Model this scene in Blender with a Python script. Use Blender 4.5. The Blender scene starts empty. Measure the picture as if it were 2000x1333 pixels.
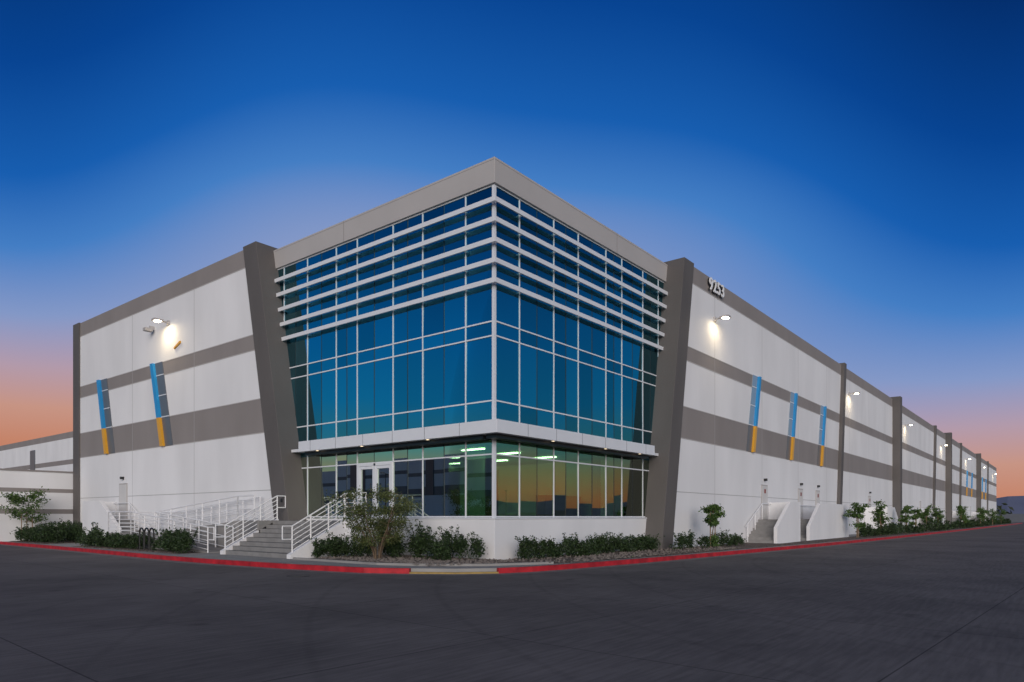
import bpy, bmesh, math, random
from mathutils import Vector, Matrix
rng = random.Random(7)
scene = bpy.context.scene

# ------------------------------------------------------------------ helpers
def s2l(c):
    return tuple(((v/255.)/12.92 if v/255. <= .04045 else (((v/255.)+.055)/1.055)**2.4) for v in c)

def empty(name, parent=None):
    e = bpy.data.objects.new(name, None)
    scene.collection.objects.link(e)
    e.empty_display_size = .5
    if parent: e.parent = parent
    return e

class MB:
    def __init__(s): s.v=[]; s.f=[]
    def add(s, vs, fs):
        n=len(s.v); s.v+= [tuple(v) for v in vs]; s.f += [tuple(i+n for i in f) for f in fs]
    def box(s,x0,x1,y0,y1,z0,z1):
        vs=[(x0,y0,z0),(x1,y0,z0),(x1,y1,z0),(x0,y1,z0),(x0,y0,z1),(x1,y0,z1),(x1,y1,z1),(x0,y1,z1)]
        s.add(vs,[(0,3,2,1),(4,5,6,7),(0,1,5,4),(1,2,6,5),(2,3,7,6),(3,0,4,7)])
    def prism(s,a,b):
        n=len(a)
        s.add(list(a)+list(b),[tuple(range(n-1,-1,-1)),tuple(range(n,2*n))]+[(i,(i+1)%n,n+(i+1)%n,n+i) for i in range(n)])
    def fac(s,side,poly,d0,d1):
        # poly in (distance along facade, z); d = distance out from the glass plane
        if side=='R': s.prism([(t,-d0,z) for t,z in poly],[(t,-d1,z) for t,z in poly])
        else: s.prism([(-d0,t,z) for t,z in poly],[(-d1,t,z) for t,z in poly])
    def fbox(s,side,t0,t1,z0,z1,d0,d1):
        s.fac(side,[(t0,z0),(t1,z0),(t1,z1),(t0,z1)],d0,d1)
    def tube(s,p,q,r0,r1=None,n=8):
        r1=r0 if r1 is None else r1
        p=Vector(p);q=Vector(q);d=(q-p)
        if d.length<1e-5:return
        d.normalize(); a=d.orthogonal().normalized(); b=d.cross(a)
        A=[p+(a*math.cos(2*math.pi*i/n)+b*math.sin(2*math.pi*i/n))*r0 for i in range(n)]
        B=[q+(a*math.cos(2*math.pi*i/n)+b*math.sin(2*math.pi*i/n))*r1 for i in range(n)]
        s.prism(A,B)
    def path(s,pts,r,n=8):
        for a,b in zip(pts,pts[1:]): s.tube(a,b,r,r,n)
    def leaf(s,c,size,r):
        d=Vector((r.gauss(0,1),r.gauss(0,1),r.gauss(0,.8))).normalized()
        e=d.orthogonal().normalized(); e.rotate(Matrix.Rotation(r.uniform(0,6.28),3,d))
        c=Vector(c); l=size*r.uniform(.7,1.3); w=l*.45
        n=d.cross(e)*.12*l
        s.add([c-d*l*.5,c+e*w*.5+n,c+d*l*.5,c-e*w*.5+n],[(0,1,2,3)])

def make(name, mb, mat, parent=None, smooth=False, bevel=0, recalc=True):
    me=bpy.data.meshes.new(name); me.from_pydata(mb.v,[],mb.f); me.update()
    if recalc:
        bm=bmesh.new(); bm.from_mesh(me); bmesh.ops.recalc_face_normals(bm,faces=bm.faces); bm.to_mesh(me); bm.free()
    o=bpy.data.objects.new(name,me); scene.collection.objects.link(o)
    me.materials.append(mat)
    if smooth:
        for p in me.polygons:p.use_smooth=True
    if bevel:
        m=o.modifiers.new('b','BEVEL'); m.width=bevel; m.segments=2; m.limit_method='ANGLE'
    if parent:o.parent=parent
    return o

# ------------------------------------------------------------------ materials
def mat_base(name):
    m=bpy.data.materials.new(name); m.use_nodes=True
    nt=m.node_tree; return m,nt,nt.nodes['Principled BSDF']

def paint(name,col,rough=.7,var=.08,scale=.6,bump=.15,bscale=18,metal=0,streak=0):
    m,nt,b=mat_base(name); N=nt.nodes;Lk=nt.links
    tc=N.new('ShaderNodeTexCoord')
    n1=N.new('ShaderNodeTexNoise'); n1.inputs['Scale'].default_value=scale; n1.inputs['Detail'].default_value=6
    mp=N.new('ShaderNodeMapping'); mp.inputs['Scale'].default_value=(1,1,.35 if streak else 1)
    Lk.new(tc.outputs['Object'],mp.inputs[0]); Lk.new(mp.outputs[0],n1.inputs['Vector'])
    mr=N.new('ShaderNodeMapRange'); mr.inputs['From Min'].default_value=.3; mr.inputs['From Max'].default_value=.7
    mr.inputs['To Min'].default_value=1-var; mr.inputs['To Max'].default_value=1+var*.5
    Lk.new(n1.outputs['Fac'],mr.inputs['Value'])
    mx=N.new('ShaderNodeVectorMath'); mx.operation='SCALE'; mx.inputs[0].default_value=col
    Lk.new(mr.outputs[0],mx.inputs['Scale']); Lk.new(mx.outputs[0],b.inputs['Base Color'])
    b.inputs['Roughness'].default_value=rough; b.inputs['Metallic'].default_value=metal
    if bump:
        n2=N.new('ShaderNodeTexNoise'); n2.inputs['Scale'].default_value=bscale; n2.inputs['Detail'].default_value=5
        Lk.new(tc.outputs['Object'],n2.inputs['Vector'])
        bp=N.new('ShaderNodeBump'); bp.inputs['Strength'].default_value=bump; bp.inputs['Distance'].default_value=.02
        Lk.new(n2.outputs['Fac'],bp.inputs['Height']); Lk.new(bp.outputs[0],b.inputs['Normal'])
    return m

M_white=paint('white_tiltup_concrete',(.79,.79,.80),.8,.085,.45,.2,9,streak=1)
M_joint=paint('panel_joint',(.42,.42,.42),.8,.05)
M_band=paint('grey_band_paint',(.27,.245,.235),.8,.10,.5,.25,9,streak=1)
M_fin=paint('dark_grey_fin_paint',(.12,.11,.105),.75,.12,.6,.3,12,streak=1)
M_par=paint('light_grey_parapet_paint',(.46,.44,.43),.75,.06,.4,.2,10)
M_alu=paint('white_aluminium',(.74,.76,.80),.4,.03,2,0)
M_dkmul=paint('dark_joint_seal',(.015,.02,.025),.4,.0,1,0)
M_rail=paint('white_rail_paint',(.82,.82,.83),.4,.03,3,0)
M_blue=paint('blue_accent_paint',(.02,.28,.62),.4,.05,2,0)
M_orange=paint('yellow_orange_accent_paint',(.72,.36,.03),.4,.05,2,0)
M_panel=paint('accent_dark_panel',(.12,.13,.15),.35,.05,1,0)
M_panelglass=paint('accent_light_panel',(.36,.41,.47),.25,.05,1,0,metal=.3)
M_conc=paint('sidewalk_concrete',(.30,.29,.28),.85,.18,1.2,.3,30)
M_step=paint('stair_concrete',(.25,.245,.24),.85,.15,3,.3,30)
M_red=paint('red_kerb_paint',(.46,.015,.025),.6,.4,3,.2,20)
M_yel=paint('yellow_tactile_pad',(.36,.24,.07),.7,.25,5,.4,60)
M_dark=paint('dark_metal',(.03,.03,.03),.5,.1,2,0)
M_black=paint('black_metal',(.012,.012,.012),.35,.1,2,0)
M_bark=paint('bark',(.16,.11,.07),.9,.3,9,.6,40)
M_stake=paint('timber_stake',(.22,.15,.09),.9,.2,9,.3,40)
M_door=paint('white_door_paint',(.62,.61,.6),.5,.03,2,0)
M_int=paint('interior_wall',(.42,.50,.40),.8,.05,1,0)
M_intdk=paint('interior_dark_wood',(.12,.08,.05),.6,.2,3,0)
M_intfl=paint('interior_floor',(.2,.2,.19),.3,.1,1,0)
M_digit=paint('white_digit',(.9,.9,.9),.4,.0,1,0)
M_roof=paint('roof_membrane',(.5,.5,.5),.9,.1,1,0)

def foliage(name,c0,c1):
    m,nt,b=mat_base(name);N=nt.nodes;Lk=nt.links
    g=N.new('ShaderNodeNewGeometry'); r=N.new('ShaderNodeValToRGB')
    r.color_ramp.elements[0].color=(*c0,1); r.color_ramp.elements[1].color=(*c1,1)
    Lk.new(g.outputs['Random Per Island'],r.inputs[0])
    Lk.new(r.outputs[0],b.inputs['Base Color']); b.inputs['Roughness'].default_value=.55
    tr=N.new('ShaderNodeBsdfTranslucent'); Lk.new(r.outputs[0],tr.inputs[0])
    mx=N.new('ShaderNodeMixShader'); mx.inputs[0].default_value=.25
    Lk.new(b.outputs[0],mx.inputs[1]);Lk.new(tr.outputs[0],mx.inputs[2]);Lk.new(mx.outputs[0],N['Material Output'].inputs[0])
    return m
M_shrub=foliage('shrub_leaves',(.010,.022,.008),(.055,.10,.03))
M_tree=foliage('tree_leaves',(.025,.06,.012),(.13,.22,.05))
M_willow=foliage('feathery_leaves',(.035,.055,.012),(.17,.20,.065))
M_far=foliage('distant_leaves',(.02,.03,.015),(.05,.06,.03))

def road():
    m,nt,b=mat_base('road_concrete');N=nt.nodes;Lk=nt.links
    tc=N.new('ShaderNodeTexCoord')
    mp=N.new('ShaderNodeMapping'); mp.inputs['Rotation'].default_value=(0,0,math.radians(3)); mp.inputs['Location'].default_value=(1.2,.7,0)
    Lk.new(tc.outputs['Object'],mp.inputs[0])
    br=N.new('ShaderNodeTexBrick'); br.offset=0; br.inputs['Scale'].default_value=1; br.inputs['Brick Width'].default_value=4.6; br.inputs['Row Height'].default_value=4.6
    br.inputs['Mortar Size'].default_value=.012; br.inputs['Mortar Smooth'].default_value=.3
    br.inputs['Color1'].default_value=(1,1,1,1);br.inputs['Color2'].default_value=(.88,.88,.88,1);br.inputs['Mortar'].default_value=(.4,.4,.4,1)
    Lk.new(mp.outputs[0],br.inputs['Vector'])
    n1=N.new('ShaderNodeTexNoise');n1.inputs['Scale'].default_value=.22;n1.inputs['Detail'].default_value=10;n1.inputs['Roughness'].default_value=.7
    Lk.new(tc.outputs['Object'],n1.inputs['Vector'])
    r=N.new('ShaderNodeValToRGB'); r.color_ramp.elements[0].position=.3; r.color_ramp.elements[0].color=(.105,.095,.091,1)
    r.color_ramp.elements[1].position=.72; r.color_ramp.elements[1].color=(.21,.19,.18,1)
    Lk.new(n1.outputs['Fac'],r.inputs[0])
    mp2=N.new('ShaderNodeMapping'); mp2.inputs['Rotation'].default_value=(0,0,math.radians(3)); mp2.inputs['Scale'].default_value=(1.2,14,1)
    Lk.new(tc.outputs['Object'],mp2.inputs[0])
    n3=N.new('ShaderNodeTexNoise');n3.inputs['Scale'].default_value=1.0;n3.inputs['Detail'].default_value=8; Lk.new(mp2.outputs[0],n3.inputs['Vector'])
    mr=N.new('ShaderNodeMapRange');mr.inputs['From Min'].default_value=.35;mr.inputs['From Max'].default_value=.65;mr.inputs['To Min'].default_value=.84;mr.inputs['To Max'].default_value=1.10
    Lk.new(n3.outputs['Fac'],mr.inputs['Value'])
    # faint turning tyre marks, broken up by noise
    wv=N.new('ShaderNodeTexWave'); wv.wave_type='RINGS'; wv.rings_direction='Z'; wv.inputs['Scale'].default_value=.13; wv.inputs['Distortion'].default_value=2.6; wv.inputs['Detail'].default_value=2; wv.inputs['Detail Scale'].default_value=.12
    mp3=N.new('ShaderNodeMapping'); mp3.inputs['Location'].default_value=(-14,26,0)
    Lk.new(tc.outputs['Object'],mp3.inputs[0]); Lk.new(mp3.outputs[0],wv.inputs['Vector'])
    mt=N.new('ShaderNodeMapRange'); mt.inputs['From Min'].default_value=.988; mt.inputs['From Max'].default_value=1; mt.inputs['To Min'].default_value=1; mt.inputs['To Max'].default_value=.90
    Lk.new(wv.outputs['Fac'],mt.inputs['Value'])
    # small stains, irregular
    vo=N.new('ShaderNodeTexNoise');vo.inputs['Scale'].default_value=1.1;vo.inputs['Detail'].default_value=4;Lk.new(tc.outputs['Object'],vo.inputs['Vector'])
    ms=N.new('ShaderNodeMapRange');ms.inputs['From Min'].default_value=.64;ms.inputs['From Max'].default_value=.76;ms.inputs['To Min'].default_value=1;ms.inputs['To Max'].default_value=.7
    Lk.new(vo.outputs['Fac'],ms.inputs['Value'])
    a=N.new('ShaderNodeMix');a.data_type='RGBA';a.blend_type='MULTIPLY';a.inputs[0].default_value=1
    Lk.new(r.outputs[0],a.inputs[6]);Lk.new(br.outputs['Color'],a.inputs[7])
    mm=N.new('ShaderNodeMath');mm.operation='MULTIPLY';Lk.new(mr.outputs[0],mm.inputs[0]);Lk.new(mt.outputs[0],mm.inputs[1])
    m3=N.new('ShaderNodeMath');m3.operation='MULTIPLY';Lk.new(mm.outputs[0],m3.inputs[0]);Lk.new(ms.outputs[0],m3.inputs[1])
    v=N.new('ShaderNodeVectorMath');v.operation='SCALE';Lk.new(a.outputs[2],v.inputs[0]);Lk.new(m3.outputs[0],v.inputs['Scale'])
    Lk.new(v.outputs[0],b.inputs['Base Color']); b.inputs['Roughness'].default_value=.88
    b.inputs['Specular IOR Level'].default_value=.18
    n2=N.new('ShaderNodeTexNoise');n2.inputs['Scale'].default_value=25;n2.inputs['Detail'].default_value=6;Lk.new(tc.outputs['Object'],n2.inputs['Vector'])
    bp=N.new('ShaderNodeBump');bp.inputs['Strength'].default_value=.45;bp.inputs['Distance'].default_value=.01
    Lk.new(n2.outputs['Fac'],bp.inputs['Height']);Lk.new(bp.outputs[0],b.inputs['Normal'])
    return m
M_road=road()
def mulch():
    m,nt,b=mat_base('bark_mulch');N=nt.nodes;Lk=nt.links
    tc=N.new('ShaderNodeTexCoord');v=N.new('ShaderNodeTexVoronoi');v.inputs['Scale'].default_value=14
    Lk.new(tc.outputs['Object'],v.inputs['Vector'])
    sp=N.new('ShaderNodeSeparateColor');Lk.new(v.outputs['Color'],sp.inputs[0])
    r=N.new('ShaderNodeValToRGB');r.color_ramp.elements[0].color=(.03,.022,.018,1);r.color_ramp.elements[1].color=(.20,.15,.12,1)
    Lk.new(sp.outputs[0],r.inputs[0]);Lk.new(r.outputs[0],b.inputs['Base Color']);b.inputs['Roughness'].default_value=.9
    bp=N.new('ShaderNodeBump');bp.inputs['Strength'].default_value=.9;bp.inputs['Distance'].default_value=.05;bp.invert=True
    Lk.new(v.outputs['Distance'],bp.inputs['Height']);Lk.new(bp.outputs[0],b.inputs['Normal'])
    return m
M_mulch=mulch()

def glass(name,tint,trans,fac,var=.2):
    m,nt,b=mat_base(name);N=nt.nodes;Lk=nt.links
    N.remove(b)
    g=N.new('ShaderNodeBsdfGlossy');g.inputs['Roughness'].default_value=.006
    ge=N.new('ShaderNodeNewGeometry')
    vr_=N.new('ShaderNodeMapRange');vr_.inputs['To Min'].default_value=1-var;vr_.inputs['To Max'].default_value=1+var*.6
    Lk.new(ge.outputs['Random Per Island'],vr_.inputs['Value'])
    sc=N.new('ShaderNodeVectorMath');sc.operation='SCALE';sc.inputs[0].default_value=tint
    Lk.new(vr_.outputs[0],sc.inputs['Scale']);Lk.new(sc.outputs[0],g.inputs['Color'])
    if trans:
        t=N.new('ShaderNodeBsdfTransparent');t.inputs[0].default_value=(*trans,1)
    else:
        t=N.new('ShaderNodeBsdfDiffuse');t.inputs[0].default_value=(.004,.016,.024,1)
    mx=N.new('ShaderNodeMixShader')
    fr=N.new('ShaderNodeLayerWeight');fr.inputs[0].default_value=.3
    mr=N.new('ShaderNodeMapRange');mr.inputs['To Min'].default_value=fac;mr.inputs['To Max'].default_value=1
    Lk.new(fr.outputs['Fresnel'],mr.inputs['Value']);Lk.new(mr.outputs[0],mx.inputs[0])
    Lk.new(t.outputs[0],mx.inputs[1]);Lk.new(g.outputs[0],mx.inputs[2]);Lk.new(mx.outputs[0],N['Material Output'].inputs[0])
    return m
M_glU=glass('blue_reflective_glass',(.15,.38,.47),None,.70,.24)
M_glL=glass('green_lobby_glass',(.50,.58,.50),(.25,.58,.42),.44,.15)

def emis(name,col,st):
    m,nt,b=mat_base(name)
    b.inputs['Base Color'].default_value=(*col,1);b.inputs['Emission Color'].default_value=(*col,1);b.inputs['Emission Strength'].default_value=st
    return m
M_lamp=emis('lamp_lens',(1,.86,.62),35)
M_ceil=emis('ceiling_light_panel',(1,.90,.58),14)
M_soff=emis('soffit_downlight',(1,.8,.55),1.6)

# ------------------------------------------------------------------ warehouse
bld=empty('warehouse_office_building')
TOP=14.12
FR=lambda z: 10.6+(z-.15)*(13.0-10.6)/(TOP-.15)
FL=lambda z: 10.47+(z-.15)*(13.33-10.47)/(TOP-.15)
bands=[(-.1,2.85,'w'),(2.85,5.46,'w'),(5.46,7.02,'g'),(7.02,9.30,'w'),(9.30,10.02,'g'),(10.02,13.25,'w'),(13.25,TOP,'g')]
W=MB();G=MB()
LEND=35.15;REND=197.
for z0,z1,k in bands:
    mb=W if k=='w' else G
    mb.fac('R',[(FR(z0)+.5,z0),(REND,z0),(REND,z1),(FR(z1)+.5,z1)],.06,.85)
    mb.fac('L',[(FL(z0)+.5,z0),(LEND,z0),(LEND,z1),(FL(z1)+.5,z1)],.06,.85)
make('white_wall_panels',W,M_white,bld); make('grey_wall_bands',G,M_band,bld)
J=MB()
for t in (19.3,26.5): J.fbox('L',t-.015,t+.015,.15,13.25,.853,.8545)
for t in [17.0+7.2*i for i in range(25)]:
    J.fbox('R',t-.015,t+.015,.15,13.25,.853,.8545)
J.fac('R',[(FR(2.85)+1.1,2.835),(REND,2.835),(REND,2.87),(FR(2.85)+1.1,2.87)],.85,.856)
J.fac('L',[(FL(2.85)+1.1,2.835),(LEND,2.835),(LEND,2.87),(FL(2.85)+1.1,2.87)],.85,.856)
make('panel_joints',J,M_joint,bld)
J=MB()
for z in (5.46,7.02,9.30,10.02,13.25):
    J.fac('R',[(FR(z)+1.1,z-.02),(REND,z-.02),(REND,z+.02),(FR(z)+1.1,z+.02)],.85,.862)
    J.fac('L',[(FL(z)+1.1,z-.02),(LEND-1,z-.02),(LEND-1,z+.02),(FL(z)+1.1,z+.02)],.85,.862)
make('band_reveals',J,M_par,bld)
P=MB()
P.fac('R',[(FR(-.1),-.1),(FR(-.1)+1.1,-.1),(14.1,TOP+.05),(13.0,TOP+.05)],-.3,1.0)
P.fac('L',[(FL(-.1),-.1),(FL(-.1)+1.1,-.1),(14.43,TOP+.05),(13.33,TOP+.05)],-.3,1.0)
make('slanted_piers',P,M_fin,bld,bevel=.015)
P=MB()
for x in (43.2,93.0,122.0,172.):
    P.fac('R',[(x-2.0,-.1),(x-1.3,-.1),(x+.5,TOP+.15),(x-.2,TOP+.15)],.5,1.1)
for x in (64.,104.,148.):
    P.fac('R',[(x,-.1),(x+1.0,-.1),(x+1.0,TOP+.2),(x,TOP+.2)],.4,1.6)
P.fbox('L',LEND-.95,LEND+.05,-.1,TOP+.03,.4,.93)
make('wall_piers',P,M_fin,bld)
B=MB()
B.box(-.06,REND,LEND-.25,LEND-.02,0,13.9)
B.box(REND-.3,REND-.02,.85,LEND-.3,0,13.9)
make('rear_walls',B,M_white,bld)
B=MB(); B.box(.2,REND-.4,.2,LEND-.3,13.0,13.15); make('roof',B,M_roof,bld)

# glass box parapet fascia
B=MB()
z0,z1=13.11,13.99
d=.12
B.prism([(-d,-d,z0),(13.4,-d,z0),(13.4,.3,z0),(.3,.3,z0),(.3,13.6,z0),(-d,13.6,z0)],
        [(-d,-d,z1),(13.4,-d,z1),(13.4,.3,z1),(.3,.3,z1),(.3,13.6,z1),(-d,13.6,z1)])
make('glass_box_parapet',B,M_par,bld,bevel=.012)
J=MB()
for side in 'RL':
    J.fbox(side,8.1,8.125,13.11,13.97,.12,.1235)
    J.fbox(side,-.1,13.2,13.90,13.915,.12,.1235)
make('parapet_joints',J,M_band,bld)

# white base wall
B=MB()
B.prism([(-.1,-.1,-.1),(10.9,-.1,-.1),(10.9,.25,-.1),(.25,.25,-.1),(.25,11,-.1),(-.1,11,-.1)],
        [(-.1,-.1,1.58),(10.9,-.1,1.58),(10.9,.25,1.58),(.25,.25,1.58),(.25,11,1.58),(-.1,11,1.58)])
make('base_wall',B,M_white,bld,bevel=.01)
B=MB(); B.prism([(-.13,-.13,1.58),(11,-.13,1.58),(11,.2,1.58),(.2,.2,1.58),(.2,5.14,1.58),(-.13,5.14,1.58)],
        [(-.13,-.13,1.62),(11,-.13,1.62),(11,.2,1.62),(.2,.2,1.62),(.2,5.14,1.62),(-.13,5.14,1.62)])
make('base_sill',B,M_alu,bld)

# curtain wall
Lmaj=[1.32,3.51,5.17,7.36,8.75,10.8,12.6]; Lmin=[2.4,4.35,6.3,8.05,9.79,11.7]
Rmaj=[1.40,3.53,5.23,7.37,8.72,10.65,12.2]; Rmin=[2.46,4.36,6.28,8.05,9.68,11.4]
rows_u=[4.30,4.95,5.67,7.91,8.41,9.76,10.43,11.14,11.85,12.53,13.11]
rows_l=[1.60,3.82,4.30]
def panes(name,rows,mat):
    mb=MB()
    for side,cols in (('R',sorted([0]+Rmaj+Rmin+[13.5])),('L',sorted([0]+Lmaj+Lmin+[13.7]))):
        for c0,c1 in zip(cols,cols[1:]):
            for r0,r1 in zip(rows,rows[1:]):
                if side=='L' and r0==1.60 and 5.1<c0<7.3: continue
                tx=rng.gauss(0,.0045); tz=rng.gauss(0,.005)
                zz=[r0,r0,r1,r1]; tt=[c0,c1,c1,c0]; cm=(c0+c1)/2; rm=(r0+r1)/2
                dd=[.0+(t-cm)*tx+(z-rm)*tz for t,z in zip(tt,zz)]
                if side=='R': vs=[(t,-q,z) for t,z,q in zip(tt,zz,dd)]
                else: vs=[(-q,t,z) for t,z,q in zip(tt,zz,dd)]
                mb.add(vs,[(0,1,2,3)])
    return make(name,mb,mat,bld,recalc=False)
panes('upper_glass',rows_u,M_glU); panes('lobby_glass',rows_l,M_glL)
Mu=MB();Mn=MB()
for side,maj,mi in (('R',Rmaj,Rmin),('L',Lmaj,Lmin)):
    F=FR if side=='R' else FL
    for t in maj:
        zb=1.6 if not(side=='L' and 5.0<t<7.5) else 1.5
        Mu.fbox(side,t-.022,t+.022,zb,4.30,-.03,.026)
        Mu.fbox(side,t-.022,t+.022,4.30,13.10,-.03,.026)
    for t in mi:
        Mn.fbox(side,t-.012,t+.012,1.6 if not(side=='L' and 5.2<t<7.3) else 3.8,13.10,-.01,.012)
    for z in (3.82,4.95,5.67,7.91,8.41):
        Mu.fbox(side,.07,F(z)+.3,z-.025,z+.025,-.03,.028)
    for z in (1.63,):
        if side=='R': Mu.fbox(side,.07,F(z)+.3,z-.0,z+.05,-.03,.028)
        else:
            Mu.fbox(side,.07,5.14,z,z+.05,-.03,.028); Mu.fbox(side,7.4,F(z)+.3,z,z+.05,-.03,.028)
    Mu.fbox(side,.07,F(13)+.3,13.06,13.11,-.03,.028)
Mu.box(-.04,.07,-.04,.07,1.6,13.1)
make('white_mullions',Mu,M_alu,bld); make('silicone_joints',Mn,M_dkmul,bld)
# sunshades
S=MB();SB=MB()
for z in (12.48,11.80,11.10,10.40,9.72):
    for side,F in (('R',FR),('L',FL)):
        e=F(z)+.25
        if side=='R': S.box(-.26,e,-.26,-.20,z-.085,z+.085)
        else: S.box(-.26,-.20,-.199,e,z-.085,z+.085)
        for t in (Rmaj if side=='R' else Lmaj):
            if t<F(z)-.1: SB.fbox(side,t-.015,t+.015,z-.03,z+.03,.026,.2)
make('sunshade_bars',S,M_alu,bld,bevel=.006); make('sunshade_brackets',SB,M_alu,bld)
# canopy
C=MB(); q=.78
e=10.35
C.prism([(-q,-q,4.44),(e,-q,4.44),(e,-.06,4.44),(-.06,-.06,4.44),(-.06,e,4.44),(-q,e,4.44)],
        [(-q,-q,4.88),(e,-q,4.88),(e,-.06,4.88),(-.06,-.06,4.88),(-.06,e,4.88),(-q,e,4.88)])
make('entrance_canopy',C,M_alu,bld,bevel=.008)
J=MB()
for t in [.9+1.72*i for i in range(6)]:
    J.fbox('R',t,t+.014,4.44,4.88,q,q+.003); J.fbox('L',t,t+.014,4.44,4.88,q,q+.003)
for side in 'RL': J.fbox(side,-.5,e-.05,4.30,4.436,.07,.5) if side=='R' else J.fbox(side,.08,e-.05,4.30,4.436,.07,.5)
make('canopy_joints',J,M_dkmul,bld)
C=MB()
for side,F in (('R',FR),('L',FL)): C.fbox(side,e+.01,F(4.5)+.3,4.5,4.62,.0,.45)
make('canopy_tail_bars',C,M_alu,bld)
C=MB()
for t in (2.6,6.3,9.2):
    for side in 'RL': C.fbox(side,t-.05,t+.05,4.428,4.434,.6,.68)
make('soffit_lights',C,M_soff,bld)

# entrance doors (left face)
D=MB()
for y in (5.22,6.22,7.24): D.fbox('L',y-.05,y+.05,1.5,3.8,-.06,.07)
D.fbox('L',5.27,7.19,3.7,3.8,-.06,.07); 
for y0,y1 in ((5.27,6.17),(6.27,7.19)):
    D.fbox('L',y0+.01,y0+.09,1.52,3.69,-.04,.05);D.fbox('L',y1-.09,y1-.01,1.52,3.69,-.04,.05)
    D.fbox('L',y0+.09,y1-.09,1.52,1.75,-.04,.05);D.fbox('L',y0+.09,y1-.09,3.58,3.69,-.04,.05)
make('door_frames',D,M_alu,bld)
D=MB()
for y0,y1 in ((5.36,6.08),(6.36,7.10)): D.add([(0,y0,1.75),(0,y1,1.75),(0,y1,3.58),(0,y0,3.58)],[(0,1,2,3)])
make('door_glass',D,M_glL,bld,recalc=False)
D=MB()
for y in (6.02,6.42): D.tube((-.09,y,2.2),(-.09,y,3.0),.018)
make('door_handles',D,M_dark,bld)

# lobby interior
I=MB()
I.box(.1,12.9,9.0,9.1,1.5,4.25); I.box(9.0,9.1,.1,8.95,1.5,4.25); I.box(.12,9,11.6,11.7,1.5,4.25)
I.box(.1,13.2,.1,13.2,4.36,4.42)
I.box(3.2,3.4,3.0,4.6,1.5,4.3)
make('interior_walls',I,M_int,bld)
I=MB(); I.box(.26,13,.26,13,1.40,1.5); make('lobby_floor',I,M_intfl,bld)
I=MB(); I.box(4.5,5.0,4.0,8.8,1.5,3.7); I.box(6,8.8,2.2,2.7,1.5,2.6)
for (x,y) in ((1.0,1.0),(8.2,1.0),(1.0,8.2)): I.box(x-.15,x+.15,y-.15,y+.15,1.5,4.3)
make('interior_joinery',I,M_intdk,bld)
I=MB()
for x in (2.2,4.4,7.0):
    for y in (2.4,5.2,7.8,10.0): I.box(x,x+.14,y,y+1.2,4.30,4.34)
make('ceiling_lights',I,M_ceil,bld)

# slanted accent windows
A=MB();Ab=MB();Ao=MB();Ag=MB();Am=MB()
def accent(side,tt,tb,w,pw,dark_refl,zt=10.05,zb=5.46,zc=7.02):
    f=lambda z: tb+(z-zb)*(tt-tb)/(zt-zb)
    def par(mb,z0,z1,a,b,d0,d1): mb.fac(side,[(f(z0)+a,z0),(f(z0)+b,z0),(f(z1)+b,z1),(f(z1)+a,z1)],d0,d1)
    par(A if dark_refl else Ag,zc,zt,-w-pw,-w,.85,.885)  # left panels: dark reflection in the glass is put into the colour
    par(A,zb,zc,-w-pw,-w,.85,.885)
    par(Ab,zc,zt,-w,0,.85,1.02)
    par(Ao,zb,zc-.004,-w,0,.85,1.02)
    for z in (9.32,8.2,7.02):
        par(Am,z,z+.05,-w-pw-.01,-w-.002,.886,.90)
accent('R',23.65,22.6,.30,.75,False); accent('R',30.8,29.8,.30,.75,False); accent('R',38.0,37.0,.30,.75,False)
accent('L',23.95,22.75,.34,.85,True); accent('L',31.2,30.05,.34,.85,True)
for x in (132,140,160,168): accent('R',x,x-1.05,.32,.75,False)
make('accent_dark_panels',A,M_panel,bld);make('accent_light_panels',Ag,M_panelglass,bld)
make('accent_blue_fins',Ab,M_blue,bld);make('accent_orange_fins',Ao,M_orange,bld);make('accent_mullions',Am,M_alu,bld)

# wall doors
D=MB();DF=MB()
def wdoor(side,t):
    DF.fbox(side,t-.55,t+.55,1.5,3.62,.85,.875); D.fbox(side,t-.47,t+.47,1.52,3.54,.876,.895)
for x in (24.6,31.9,36.1,53.2,81.5,110.,138.,166.): wdoor('R',x)
wdoor('L',27.7)
make('service_door_frames',DF,M_par,bld);make('service_doors',D,M_door,bld)
D=MB()
for x in (24.6,31.9,36.1,53.2): D.fbox('R',x-.12,x+.12,3.1,3.35,.896,.91)
make('door_signs',D,paint('red_door_sign',(.25,.05,.04),.5,.1),bld)
D=MB()
for x in (24.6,31.9,36.1,53.2): D.fbox('R',x-.09,x+.09,3.85,4.0,.85,1.02)
D.fbox('L',27.6,27.8,3.85,4.0,.85,1.02); D.fbox('L',11.2,11.3,2.3,2.45,1.0,1.04)
make('door_fittings',D,M_dark,bld)

# address number
cu=bpy.data.curves.new('address_number','FONT'); cu.body='9253'; cu.size=.90; cu.extrude=.02; cu.offset=.014; cu.space_character=1.14
o=bpy.data.objects.new('address_number_sign',cu); scene.collection.objects.link(o)
o.location=(15.95,-1.0,13.40); o.rotation_euler=(math.radians(90),0,0); cu.materials.append(M_digit)
cu2=cu.copy(); cu2.extrude=.03; cu2.materials.clear(); cu2.materials.append(M_black)
o2=bpy.data.objects.new('digit_shadow_backs',cu2); scene.collection.objects.link(o2); o2.parent=o; o2.location=(0,0,-.055)  # black copy behind the digits, painting in their dark side and shadow

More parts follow.
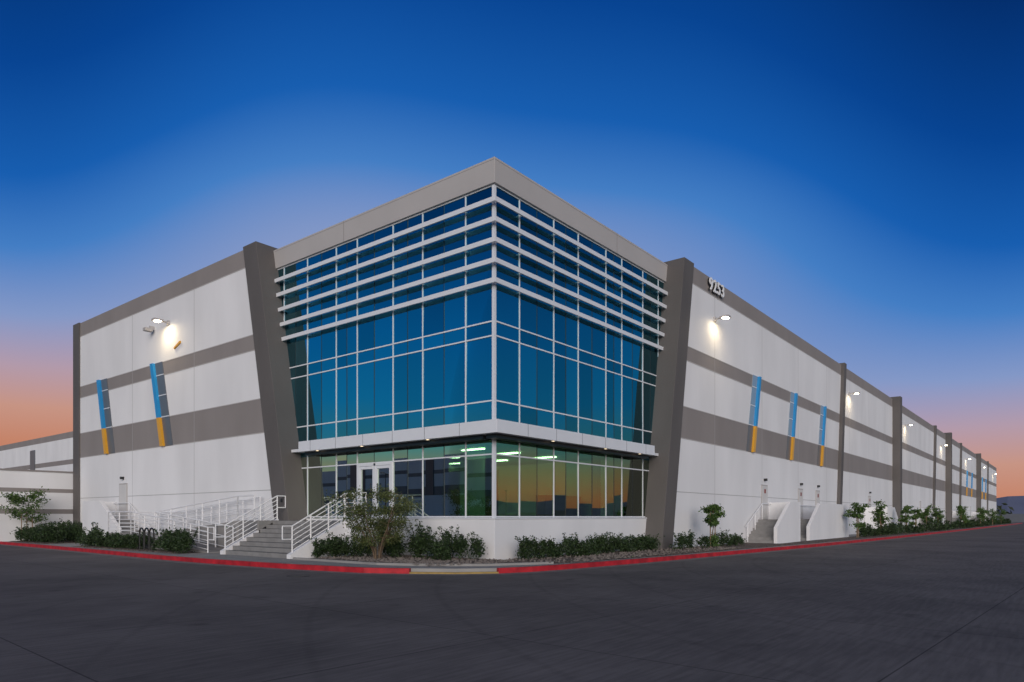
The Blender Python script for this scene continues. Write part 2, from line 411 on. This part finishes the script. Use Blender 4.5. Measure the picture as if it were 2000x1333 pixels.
# ------------------------------------------------------------------ wall lamps
def wall_lamp(side,t,z,power):
    e=empty('wall_lamp')
    m=MB(); m.fbox(side,t-.10,t+.10,z-.12,z+.12,.85,.95); m.fbox(side,t-.04,t+.04,z-.03,z+.05,.95,1.25)
    m.fac(side,[(t-.22,z-.02),(t+.22,z-.02),(t+.17,z+.08),(t-.17,z+.08)],1.22,1.70)
    make('lamp_body',m,M_par,e,bevel=.01)
    m=MB(); m.fbox(side,t-.15,t+.15,z-.05,z-.021,1.34,1.60); make('lamp_lens',m,M_lamp,e)
    li=bpy.data.lights.new('lamp_light','AREA'); li.shape='RECTANGLE'; li.size=.30; li.size_y=.26; li.energy=power; li.color=(1,.78,.46)
    lo=bpy.data.objects.new('lamp_light',li); scene.collection.objects.link(lo)
    if side=='R': lo.location=(t,-1.47,z-.08); lo.rotation_euler=(math.radians(-4),0,0)
    else: lo.location=(-1.47,t,z-.08); lo.rotation_euler=(0,math.radians(4),0)
    lo.parent=e
wall_lamp('L',22.0,12.0,36)
for x in (16.9,45.4,71.,99.5,130.,157.,186.): wall_lamp('R',x,12.05,24)
e=empty('security_camera'); m=MB(); m.fbox('L',23.7,23.8,11.9,12.1,.85,1.1); m.fbox('L',23.6,23.9,11.78,11.95,1.0,1.4); make('camera_housing',m,M_par,e)
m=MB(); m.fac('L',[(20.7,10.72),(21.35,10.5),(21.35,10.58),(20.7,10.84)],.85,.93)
e=empty('lit_wedge'); make('wedge_plate',m,M_orange,e)  # plate in place of a small lit wedge, its glow put into the orange

# ------------------------------------------------------------------ ground, kerbs, beds
m=MB(); S=6000
m.add([(-S,-S,0),(S,-S,0),(S,S,0),(-S,S,0)],[(0,1,2,3)])
make('road',m,M_road)
kerb=[(-5.0,70),(-4.95,36),(-5.15,28),(-5.45,20),(-5.85,12),(-5.85,8.5),(-5.6,4),(-5.1,.7),(-4.45,-.55),(-3.7,-1.7),(-2.75,-2.5),(-1.6,-2.9),(-.2,-3.12),(2.5,-3.4),(5.6,-3.65),(14,-4.1),(22.5,-4.6),(40,-5.0),(90,-5.6),(197,-6.2)]
inner=[(197,-.5),(-.5,-.5),(-.5,70)]
def offset(poly,d):
    out=[]
    for i,p in enumerate(poly):
        a=Vector(poly[max(i-1,0)]);b=Vector(poly[min(i+1,len(poly)-1)])
        t=(b-a).normalized(); n=Vector((-t.y,t.x)); out.append((p[0]+n.x*d,p[1]+n.y*d))
    return out
kin=offset(kerb,.16)
m=MB(); m.prism([(x,y,-.05) for x,y in kin+inner],[(x,y,.15) for x,y in kin+inner]); make('sidewalk',m,M_conc)
def strip(a,b,z0,z1,mb):
    for i in range(len(a)-1):
        q0=[(*a[i],z0),(*a[i+1],z0),(*b[i+1],z0),(*b[i],z0)]
        mb.prism(q0,[(x,y,z1) for x,y,_ in q0])
m=MB(); strip(kerb[:9],kin[:9],-.02,.158,m); make('red_kerb',m,M_red)
m=MB(); strip(kerb[10:],kin[10:],-.02,.158,m); make('red_kerb',m,M_red)
m=MB(); strip(kerb[8:11],kin[8:11],-.02,.05,m); make('tactile_paving',m,M_yel)
g=offset(kerb,-.45)
m=MB()
for i in range(len(g)-1): m.add([(*g[i],.004),(*g[i+1],.004),(*kerb[i+1],.004),(*kerb[i],.004)],[(0,1,2,3)])
make('gutter',m,paint('gutter_concrete',(.21,.195,.19),.85,.3,2,.3,30))
def bed(name,outline,h):
    m=MB(); cx_=sum(p[0] for p in outline)/len(outline); cy_=sum(p[1] for p in outline)/len(outline)
    inn=[(x+(cx_-x)*.06,y+(cy_-y)*.12) for x,y in outline]
    n=len(outline)
    m.add([(x,y,.154) for x,y in outline]+[(x,y,.154+h) for x,y in inn],[(i,(i+1)%n,n+(i+1)%n,n+i) for i in range(n)]+[tuple(range(n,2*n))])
    return make(name,m,M_mulch)
bo=[(-.12,5.9),(-3.9,5.9),(-3.9,1.4),(-3.3,-.2),(-2.2,-1.5),(-.6,-2.3),(-.1,-2.5),(-.12,-.12)]
bed('planting_bed',bo,.05)
m=MB(); ring=bo[1:7]; strip(ring,offset(ring,-.12),.1,.22,m); make('bed_edging',m,M_conc)
bed('planting_bed',[(-.1,-.14),(-.1,-2.6),(5.5,-3.2),(14,-3.6),(21.2,-4.0),(21.2,-.9),(11.8,-.9),(10.4,-.14)],.04)
bed('planting_bed',[(21.6,-2.75),(21.6,-4.1),(40,-4.6),(90,-5.2),(190,-5.7),(190,-2.75)],.04)
bed('planting_bed',[(-4.8,24),(-4.8,12.8),(-3.8,12.8),(-3.8,24)],.04)
bed('planting_bed',[(-4.5,35),(-4.5,28.9),(-1.,28.9),(-1.,35)],.04)
m=MB(); r2=random.Random(3)
for i in range(2600):
    if r2.random()<.55: x=r2.uniform(-3.6,-.3);y=r2.uniform(-1.5,5.5)
    else: x=r2.uniform(-.5,14);y=r2.uniform(-3.1-.03*x,-.4)
    if x<0 and y< -1.3-(x+2.4)*.6: continue
    s=r2.uniform(.02,.07); a=r2.uniform(0,6.28)
    vs=[(x+math.cos(a+k*1.2566)*s*r2.uniform(.7,1.2),y+math.sin(a+k*1.2566)*s*r2.uniform(.7,1.2),.2) for k in range(5)]
    m.add(vs+[(x,y,.2+s*.8)],[(k,(k+1)%5,5) for k in range(5)])
make('gravel',m,paint('gravel_stone',(.2,.17,.15),.9,.4,8,.2,40))

# ------------------------------------------------------------------ entry stairs, landing, ramp
st=empty('entry_staircase')
m=MB(); Y0,Y1=6.34,10.98; N=8; z0=.15; rise=(1.5-z0)/N
for i in range(N):
    x=-3.8+.3*i
    m.box(x,-1.4,Y0+.12,Y1-.12,z0+rise*i+(0 if i else -.1),z0+rise*(i+1))
m.box(-1.4,-.1,5.0,Y1-.12,.1,1.5); m.box(-2.35,-1.4,Y1-.12,12.4,.1,1.5); m.box(-1.4,-1.0,Y1-.12,12.4,.1,1.5)
make('steps',m,M_step,st,bevel=.012)
m=MB()
for y in (Y0,Y1):
    m.prism([(-3.9,y-.12,.05),(-1.4,y-.12,.05),(-1.4,y-.12,1.56),(-3.9,y-.12,.30)],[(-3.9,y+.119,.05),(-1.4,y+.119,.05),(-1.4,y+.119,1.56),(-3.9,y+.119,.30)])
m.box(-1.5,-.1,4.95,5.06,.05,1.56); m.box(-1.52,-1.4,5.06,Y0-.12,.05,1.56)
make('cheek_walls',m,M_white,st)
m=MB()
for i in range(N): m.box(-3.802+.3*i,-3.76+.3*i,Y0+.13,Y1-.13,z0+rise*(i+1)-.003,z0+rise*(i+1)+.003)
make('step_nosing',m,M_dark,st)
def railing(mb,a,b,h=1.05,n=6,posts=4,ext=True,low=.12):
    a=Vector(a);b=Vector(b);up=Vector((0,0,1))
    for k in range(n):
        hh=low+(h-low)*k/(n-1)
        mb.tube(a+up*hh,b+up*hh,.028 if k==n-1 else .017)
    for k in range(posts):
        p=a+(b-a)*k/(posts-1); mb.tube(p-up*.02,p+up*h,.028)
m=MB()
for y in (Y0,Y1):
    railing(m,(-3.75,y,.32),(-1.4,y,1.55),1.0,6,4)
    m.path([(-3.75,y,1.32),(-4.15,y,1.32),(-4.15,y,.85),(-3.75,y,.85)],.024)
    m.path([(-1.4,y,2.55),(-1.0,y,2.55),(-1.0,y,2.05),(-1.4,y,2.05)],.024)
railing(m,(-1.45,Y0,1.55),(-1.45,5.05,1.55),1.0,6,3)
make('stair_handrails',m,M_rail,st)
rp=empty('access_ramp')
m=MB()
m.prism([(-2.35,12.4,.1),(-1.02,12.4,.1),(-1.02,20,.1),(-2.35,20,.1)],[(-2.35,12.4,1.5),(-1.02,12.4,1.5),(-1.02,20,.85),(-2.35,20,.85)])
m.box(-3.65,-1.02,20,22.6,.1,.85)
m.prism([(-3.65,12.6,.1),(-2.45,12.6,.1),(-2.45,20,.1),(-3.65,20,.1)],[(-3.65,12.6,.17),(-2.45,12.6,.17),(-2.45,20,.85),(-3.65,20,.85)])
make('ramp_slab',m,M_conc,rp)
m=MB()
railing(m,(-2.4,11.1,1.5),(-2.4,12.4,1.5),1.05,6,2); railing(m,(-2.4,12.4,1.5),(-2.4,20,.85),1.05,6,6)
railing(m,(-1.1,12.8,1.5),(-1.1,20,.85),1.05,3,6)
railing(m,(-3.62,12.6,.17),(-3.62,20,.85),1.05,6,6); railing(m,(-3.62,20,.85),(-3.62,22.6,.85),1.05,6,3)
railing(m,(-3.62,22.6,.85),(-1.1,22.6,.85),1.05,6,3); railing(m,(-1.1,22.6,.85),(-1.1,20,.85),1.05,6,3)
railing(m,(-2.5,12.6,.17),(-2.5,20,.85),1.05,3,6)
m.path([(-3.62,12.6,1.22),(-3.62,12.1,1.22),(-3.62,12.1,.7),(-3.62,12.6,.7)],.024)
make('ramp_handrails',m,M_rail,rp)

def service(side,x0,xl,flip=1,dout=2.5):
    e=empty('service_staircase')
    s=MB();w=MB();h=MB()
    def fb(mb,a,b,z0,z1,d0,d1): mb.fbox(side,min(a,b),max(a,b),z0,z1,d0,d1)
    for i in range(8): fb(s,x0+flip*.3*i,x0+flip*2.4,.05+.01*i,.15+.169*(i+1),.86+.001*i,dout-.01-.001*i)
    fb(s,x0+flip*2.4,xl,.05,1.5,.86,dout-.01)
    P=[(x0-flip*.1,.05),(xl,.05),(xl,2.55),(x0+flip*2.3,2.55),(x0-flip*.1,1.05)]
    w.fac(side,P,dout,dout+.2)
    fb(w,xl,xl+flip*.2,.05,2.55,.86,dout+.2)
    make('steps',s,M_step,e);make('wing_wall',w,M_white,e,bevel=.01)
    def pt(t,d,z): return (t,-d,z) if side=='R' else (-d,t,z)
    a=pt(x0-flip*.3,1.0,1.1);b=pt(x0+flip*2.4,1.0,2.45)
    h.tube(a,b,.025); h.tube(b,pt(xl,1.0,2.45),.025)
    for t,zb,zt in ((x0,.2,1.25),(x0+flip*1.2,.9,1.85),(x0+flip*2.4,1.5,2.45)): h.tube(pt(t,1.0,zb),pt(t,1.0,zt),.022)
    make('handrail',h,M_rail,e)
service('R',21.4,25.4);service('R',27.6,37.2)
service('R',57.0,51.5,-1)
for x in (79.,107.5,135.5,163.5): service('R',x,x+4.2)
service('L',24.2,28.7,1,2.4)

# screen wall at left end
e=empty('screen_wall')
m=MB(); 
m.box(-5.1,-.9,35.25,35.5,0,1.85); m.box(-5.1,-.9,35.25,35.5,2.15,3.2); m.box(-5.1,-.9,35.25,35.5,3.45,4.5); make('white_panels',m,M_white,e)
m=MB(); m.box(-5.1,-.9,35.245,35.505,1.85,2.15); m.box(-5.1,-.9,35.245,35.505,3.2,3.45); m.box(-5.15,-.9,35.2,35.55,4.5,4.6); make('grey_bands',m,M_band,e)

def far_wh(x,y0,y1,facing,h=14.0,depth=60):
    e=empty('warehouse_building')
    W=MB();G=MB();Bl=MB()
    xs=(x,x+depth) if facing<0 else (x-depth,x)
    for z0,z1,k in ((0,5.4,'w'),(5.4,7,'g'),(7,9.3,'w'),(9.3,10,'g'),(10,13.1,'w'),(13.1,h,'g')):
        if z0>=h: continue
        (W if k=='w' else G).box(xs[0],xs[1],y0,y1,z0,min(z1,h))
    make('white_walls',W,M_white,e);make('grey_bands',G,M_band,e)
    y=y0+9
    while y<y1-5:
        X=x-.15 if facing<0 else x+.15
        Bl.box(min(x,X),max(x,X),y,y+2.0,5.5,12.2)
        y+=20.5
    make('window_strips',Bl,M_panel,e)
    return e
far_wh(20,62,230,-1)
far_wh(-72,45,190,1,12.5)

# ------------------------------------------------------------------ vegetation
def shrub(mb,x,y,r,h,n,size,r_,z=.2):
    k=max(7,int(13*r/.45)); cl=[]
    for i in range(k):
        a=r_.uniform(0,6.28);d=r*math.sqrt(r_.random())*.85
        cl.append((x+math.cos(a)*d,y+math.sin(a)*d,z+h*r_.uniform(.25,.9)*(1-.4*(d/r)**2)))
    for i in range(n):
        c=r_.choice(cl);s=r*.33
        mb.leaf((c[0]+r_.gauss(0,s*.6),c[1]+r_.gauss(0,s*.6),max(z,c[2]+r_.gauss(0,h*.15))),size,r_)
    for i in range(9):
        a=r_.uniform(0,6.28);l=r_.uniform(.7,1.2)
        tip=(x+math.cos(a)*r*.7*l,y+math.sin(a)*r*.7*l,z+h*l)
        mb.tube((x,y,z-.05),tip,.008,.003,4)
        for q in range(14):
            t=r_.uniform(.75,1.05); mb.leaf((x+(tip[0]-x)*t+r_.gauss(0,.03),y+(tip[1]-y)*t+r_.gauss(0,.03),z+(tip[2]-z)*t),size*.9,r_)
vr=random.Random(11)
def shrubs(pts,n=1100,size=.10):
    for (x,y,r,h) in pts:
        m=MB(); shrub(m,x,y,r,h,int(n*(r/.45)**1.5),size,vr); make('shrub',m,M_shrub,recalc=False)
row=[(.55+.64*i+vr.uniform(-.12,.12),-1.05+vr.uniform(-.12,.12),vr.uniform(.34,.48),vr.uniform(.5,.8)) for i in range(15)]
shrubs(row,950)
shrubs([(10.6,-1.9,.34,.6),(11.5,-1.8,.36,.7),(12.4,-2.2,.32,.5),(15.3,-1.9,.42,.7),(16.4,-2.2,.36,.45),(18.0,-1.6,.38,.5)],800)
shrubs([(-.85,.35,.46,.85),(-.95,1.2,.48,.95),(-1.2,2.0,.5,1.1),(-1.0,2.7,.5,.95),(-1.6,3.4,.45,.8),(-1.0,4.3,.5,.9),(-2.0,4.7,.42,.8),(-2.7,5.2,.45,.8),(-2.2,5.6,.4,.65),(-3.2,5.5,.38,.6),(-1.7,.9,.34,.6)],1100,.10)
def hedge(pts,n,size,name='shrub_row',mat=M_shrub):
    m=MB()
    for (x,y,r,h) in pts: shrub(m,x,y,r,h,n,size,vr)
    make(name,m,mat,recalc=False)
hedge([(-4.2+vr.uniform(-.2,.2),13.0+.62*i,vr.uniform(.45,.6),vr.uniform(.55,.9)) for i in range(5)],800,.12)
hedge([(-4.2+vr.uniform(-.2,.2),17.6+.62*i,vr.uniform(.42,.58),vr.uniform(.4,.75)) for i in range(11)],600,.12)
hedge([(-3.9+vr.uniform(-.3,.3),29.3+.62*i,vr.uniform(.5,.7),vr.uniform(.6,1.1)) for i in range(9)],600,.14)
hedge([(-2.2+vr.uniform(-.5,.5),26.3+.7*i,vr.uniform(.5,.7),vr.uniform(.6,1.2)) for i in range(13)],600,.14)
hedge([(38+1.5*i+vr.uniform(-.3,.3),-3.6+vr.uniform(-.4,.3),vr.uniform(.4,.7),vr.uniform(.4,.9)) for i in range(10)],450,.15)
hedge([(54+3.0*i+vr.uniform(-.6,.6),-4.2+vr.uniform(-.6,.3),vr.uniform(.5,.9),vr.uniform(.4,1.1)) for i in range(42)],200,.24)

def tree(x,y,h,crown_r,crown_z0,nleaf,size,mat=M_tree,name='young_tree',stakes=True,stems=1,squash=1.0,seed=0):
    r=random.Random(seed+int(x*10)); e=empty(name); e.location=(x,y,.15)
    T=MB();Lf=MB(); tips=[]
    for s in range(stems):
        a0=2*math.pi*s/max(1,stems)+r.uniform(-.4,.4); lean=0 if stems==1 else r.uniform(.35,.9)*crown_r
        p=Vector((0,0,-.05)) if stems==1 else Vector((math.cos(a0)*.08,math.sin(a0)*.08,-.05)); rad=.035 if stems==1 else .03
        segs=6; pts=[p]; hh_=h*(.88 if stems==1 else r.uniform(.65,.92))
        for k in range(1,segs+1):
            t=k/segs
            pts.append(Vector((math.cos(a0)*lean*t+r.gauss(0,.02),math.sin(a0)*lean*t+r.gauss(0,.02),hh_*t)))
        for k in range(segs): T.tube(pts[k],pts[k+1],rad*(1-k/segs*.8),rad*(1-(k+1)/segs*.8),7)
        nb=16 if stems==1 else 8
        for k in range(nb):
            t=r.uniform(crown_z0/h,.98); i=min(int(t*segs),segs-1); b=pts[i].lerp(pts[i+1],t*segs-i)
            a=r.uniform(0,6.28);rl=crown_r*r.uniform(.3,.9 if stems>1 else 1.0)*math.sqrt(max(.1,1-((t-.62)/.55)**2))*(.6 if stems>1 else 1)
            tip=b+Vector((math.cos(a)*rl,math.sin(a)*rl*squash,rl*r.uniform(-.1,.55)))
            T.tube(b,tip,.011,.004,5); tips+= [tip,b.lerp(tip,.6)]
    for i in range(nleaf):
        c=r.choice(tips); s=crown_r*(.17 if stems==1 else .085)
        q=Vector((c.x+r.gauss(0,s),c.y+r.gauss(0,s)*squash,c.z+r.gauss(0,s*.7)))
        if q.z<.15: q.z=.15+r.random()*.2
        Lf.leaf(q,size,r)
    make('trunk',T,M_bark,e); make('crown',Lf,mat,e,recalc=False)
    if stakes:
        S=MB()
        for dx in (-.28,.28): S.tube((dx,0,0),(dx,0,min(1.7,h*.8)),.025)
        S.tube((-.28,0,1.2),(.28,0,1.2),.012)
        make('stakes',S,M_stake,e)
tree(-2.5,3.15,2.6,1.5,.7,9500,.08,M_willow,'ornamental_tree',False,9,seed=8)
tree(13.5,-2.2,2.45,.5,.2,2600,.15,M_tree,'espalier_tree',True,1,seed=2)
for x,y,h,cr in ((35.6,-3.7,2.8,.7),(43.4,-3.7,3.1,.85),(53.2,-3.9,2.7,.6),(57.5,-4.0,2.5,.6),(64,-4.0,2.9,.7),(71,-4.1,2.8,.8),(90,-4.3,3.2,.8),(93,-4.3,2.8,.8),(113,-4.5,3.2,.9),(118,-4.5,2.9,.9),(132,-4.7,3.1,1.),(150,-4.8,3.2,1.)):
    tree(x,y,h,cr,.9,900,.2,M_tree,'young_tree',True,1,seed=3)
tree(-3.9,33.8,3.4,1.1,1.2,1700,.16,M_tree,'young_tree',True,1,seed=9)

e=empty('bike_rack'); m=MB()
for k in range(3):
    y=16.0+.5*k
    pts=[(-4.4,y-.2,.15),(-4.4,y-.2,.95)]+[(-4.4,y-.2*math.cos(a),.95+.2*math.sin(a)) for a in [math.pi*i/8 for i in range(1,8)]]+[(-4.4,y+.2,.95),(-4.4,y+.2,.15)]
    m.path(pts,.035)
make('hoops',m,M_black,e)
m=MB(); n=24
m.prism([(-6.9+.32*math.cos(2*math.pi*i/n),1.3+.32*math.sin(2*math.pi*i/n),-.01) for i in range(n)],[(-6.9+.32*math.cos(2*math.pi*i/n),1.3+.32*math.sin(2*math.pi*i/n),.008) for i in range(n)])
make('manhole_cover',m,M_dark)

m=MB(); hr=random.Random(21); n=240; Rr=2800
hh=[45+28*math.sin(i*.21)+18*math.sin(i*.57+1)+9*math.sin(i*1.31)+hr.uniform(-4,4) for i in range(n)]
for i in range(n):
    j=(i+1)%n; a=2*math.pi*i/n;b=2*math.pi*j/n
    m.add([(Rr*math.cos(a),Rr*math.sin(a),-2),(Rr*math.cos(b),Rr*math.sin(b),-2),((Rr+300)*math.cos(b),(Rr+300)*math.sin(b),max(15,hh[j])),((Rr+300)*math.cos(a),(Rr+300)*math.sin(a),max(15,hh[i]))],[(0,1,2,3)])
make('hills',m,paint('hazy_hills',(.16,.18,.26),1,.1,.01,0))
m=MB()
for i in range(2600):
    x=hr.uniform(262,300); y=hr.uniform(-90,40); m.leaf((x,y,abs(hr.gauss(0,2.3))*(.6+.4*math.sin(y*.3))),2.2,hr)
make('distant_trees',m,M_far,recalc=False)
m=MB(); m.box(240,240.3,-60,30,0,2.6); make('boundary_wall',m,M_panel)
def pole(x,y,h):
    e=empty('street_lamp'); m=MB(); m.tube((x,y,0),(x,y,h),.1,.06); m.tube((x-1.6,y+1.2,h),(x+1.6,y-1.2,h),.05)
    for s in (-1,1): m.box(x+s*1.7-.35,x+s*1.7+.35,y-s*1.25-.15,y-s*1.25+.15,h-.1,h+.05)
    make('pole',m,M_dark,e)
pole(154,-124,9);pole(120,-80,9);pole(-60,75,9);pole(-52,30,9)

# ------------------------------------------------------------------ sky
w=bpy.data.worlds.new('World'); scene.world=w; w.use_nodes=True
nt=w.node_tree;N=nt.nodes;Lk=nt.links; bg=N['Background']
tc=N.new('ShaderNodeTexCoord')
nm=N.new('ShaderNodeVectorMath');nm.operation='NORMALIZE';Lk.new(tc.outputs['Generated'],nm.inputs[0])
sx=N.new('ShaderNodeSeparateXYZ');Lk.new(nm.outputs[0],sx.inputs[0])
hz=N.new('ShaderNodeVectorMath');hz.operation='MULTIPLY';hz.inputs[1].default_value=(1,1,0);Lk.new(nm.outputs[0],hz.inputs[0])
hn=N.new('ShaderNodeVectorMath');hn.operation='NORMALIZE';Lk.new(hz.outputs[0],hn.inputs[0])
def dot(v):
    d=N.new('ShaderNodeVectorMath');d.operation='DOT_PRODUCT';d.inputs[1].default_value=v;Lk.new(hn.outputs[0],d.inputs[0]);return d.outputs['Value']
def mr(inp,a,b,c,d,smooth=True):
    m=N.new('ShaderNodeMapRange');m.interpolation_type='SMOOTHSTEP' if smooth else 'LINEAR'
    for k,v in zip(('From Min','From Max','To Min','To Max'),(a,b,c,d)): m.inputs[k].default_value=v
    Lk.new(inp,m.inputs['Value']);return m.outputs[0]
def math_(op,a,b):
    m=N.new('ShaderNodeMath');m.operation=op
    for i,v in enumerate((a,b)):
        if hasattr(v,'is_linked'):Lk.new(v,m.inputs[i])
        else:m.inputs[i].default_value=v
    return m.outputs[0]
fwd=dot((.779,.627,0)); lf=dot((-.627,.779,0))
c=mr(fwd,.80,1.0,0,.17); l=mr(lf,-.55,.55,-.028,.04)
z=math_('SUBTRACT',sx.outputs['Z'],math_('MULTIPLY',mr(sx.outputs['Z'],.1,.42,0,1),c)); z=math_('SUBTRACT',z,l)
def ramp(inp,stops):
    r=N.new('ShaderNodeValToRGB');cr=r.color_ramp
    while len(cr.elements)<len(stops): cr.elements.new(.5)
    for e,(p,col) in zip(cr.elements,stops): e.position=p;e.color=(*s2l(col),1)
    Lk.new(inp,r.inputs[0]);return r.outputs[0]
front=ramp(z,[(0,(178,110,88)),(.05,(196,132,106)),(.09,(198,148,132)),(.135,(178,154,170)),(.19,(132,152,198)),(.26,(68,126,196)),(.33,(24,94,176)),(.43,(8,68,146)),(.55,(4,46,108)),(1,(3,26,64))])
back=ramp(sx.outputs['Z'],[(0,(150,98,84)),(.03,(196,130,90)),(.06,(165,150,115)),(.10,(95,155,160)),(.16,(40,145,190)),(.25,(22,125,185)),(.35,(14,90,150)),(.5,(6,55,105)),(1,(4,30,70))])
F=mr(dot((.7071,.7071,0)),.35,.68,0,1)
mx=N.new('ShaderNodeMix');mx.data_type='RGBA';Lk.new(F,mx.inputs[0]);Lk.new(back,mx.inputs[6]);Lk.new(front,mx.inputs[7])
Lk.new(mx.outputs[2],bg.inputs['Color']);bg.inputs['Strength'].default_value=1.0

sun=bpy.data.lights.new('twilight_glow','SUN');sun.energy=3.2;sun.angle=math.radians(50);sun.color=(1,.90,.82)
so=bpy.data.objects.new('sun',sun);scene.collection.objects.link(so)
so.rotation_euler=Vector((.74,.64,-.17)).to_track_quat('-Z','Y').to_euler()

# ------------------------------------------------------------------ camera
cam=bpy.data.cameras.new('camera');co=bpy.data.objects.new('camera',cam);scene.collection.objects.link(co)
co.location=(-18.24,-15.46,1.65);co.rotation_euler=(math.radians(90),0,math.radians(38.81-90))
cam.sensor_width=36;cam.lens=24.39;cam.shift_y=.1718;cam.clip_end=20000;cam.clip_start=.1
scene.camera=co
scene.view_settings.view_transform='Standard';scene.view_settings.look='None';scene.view_settings.exposure=0;scene.view_settings.gamma=1
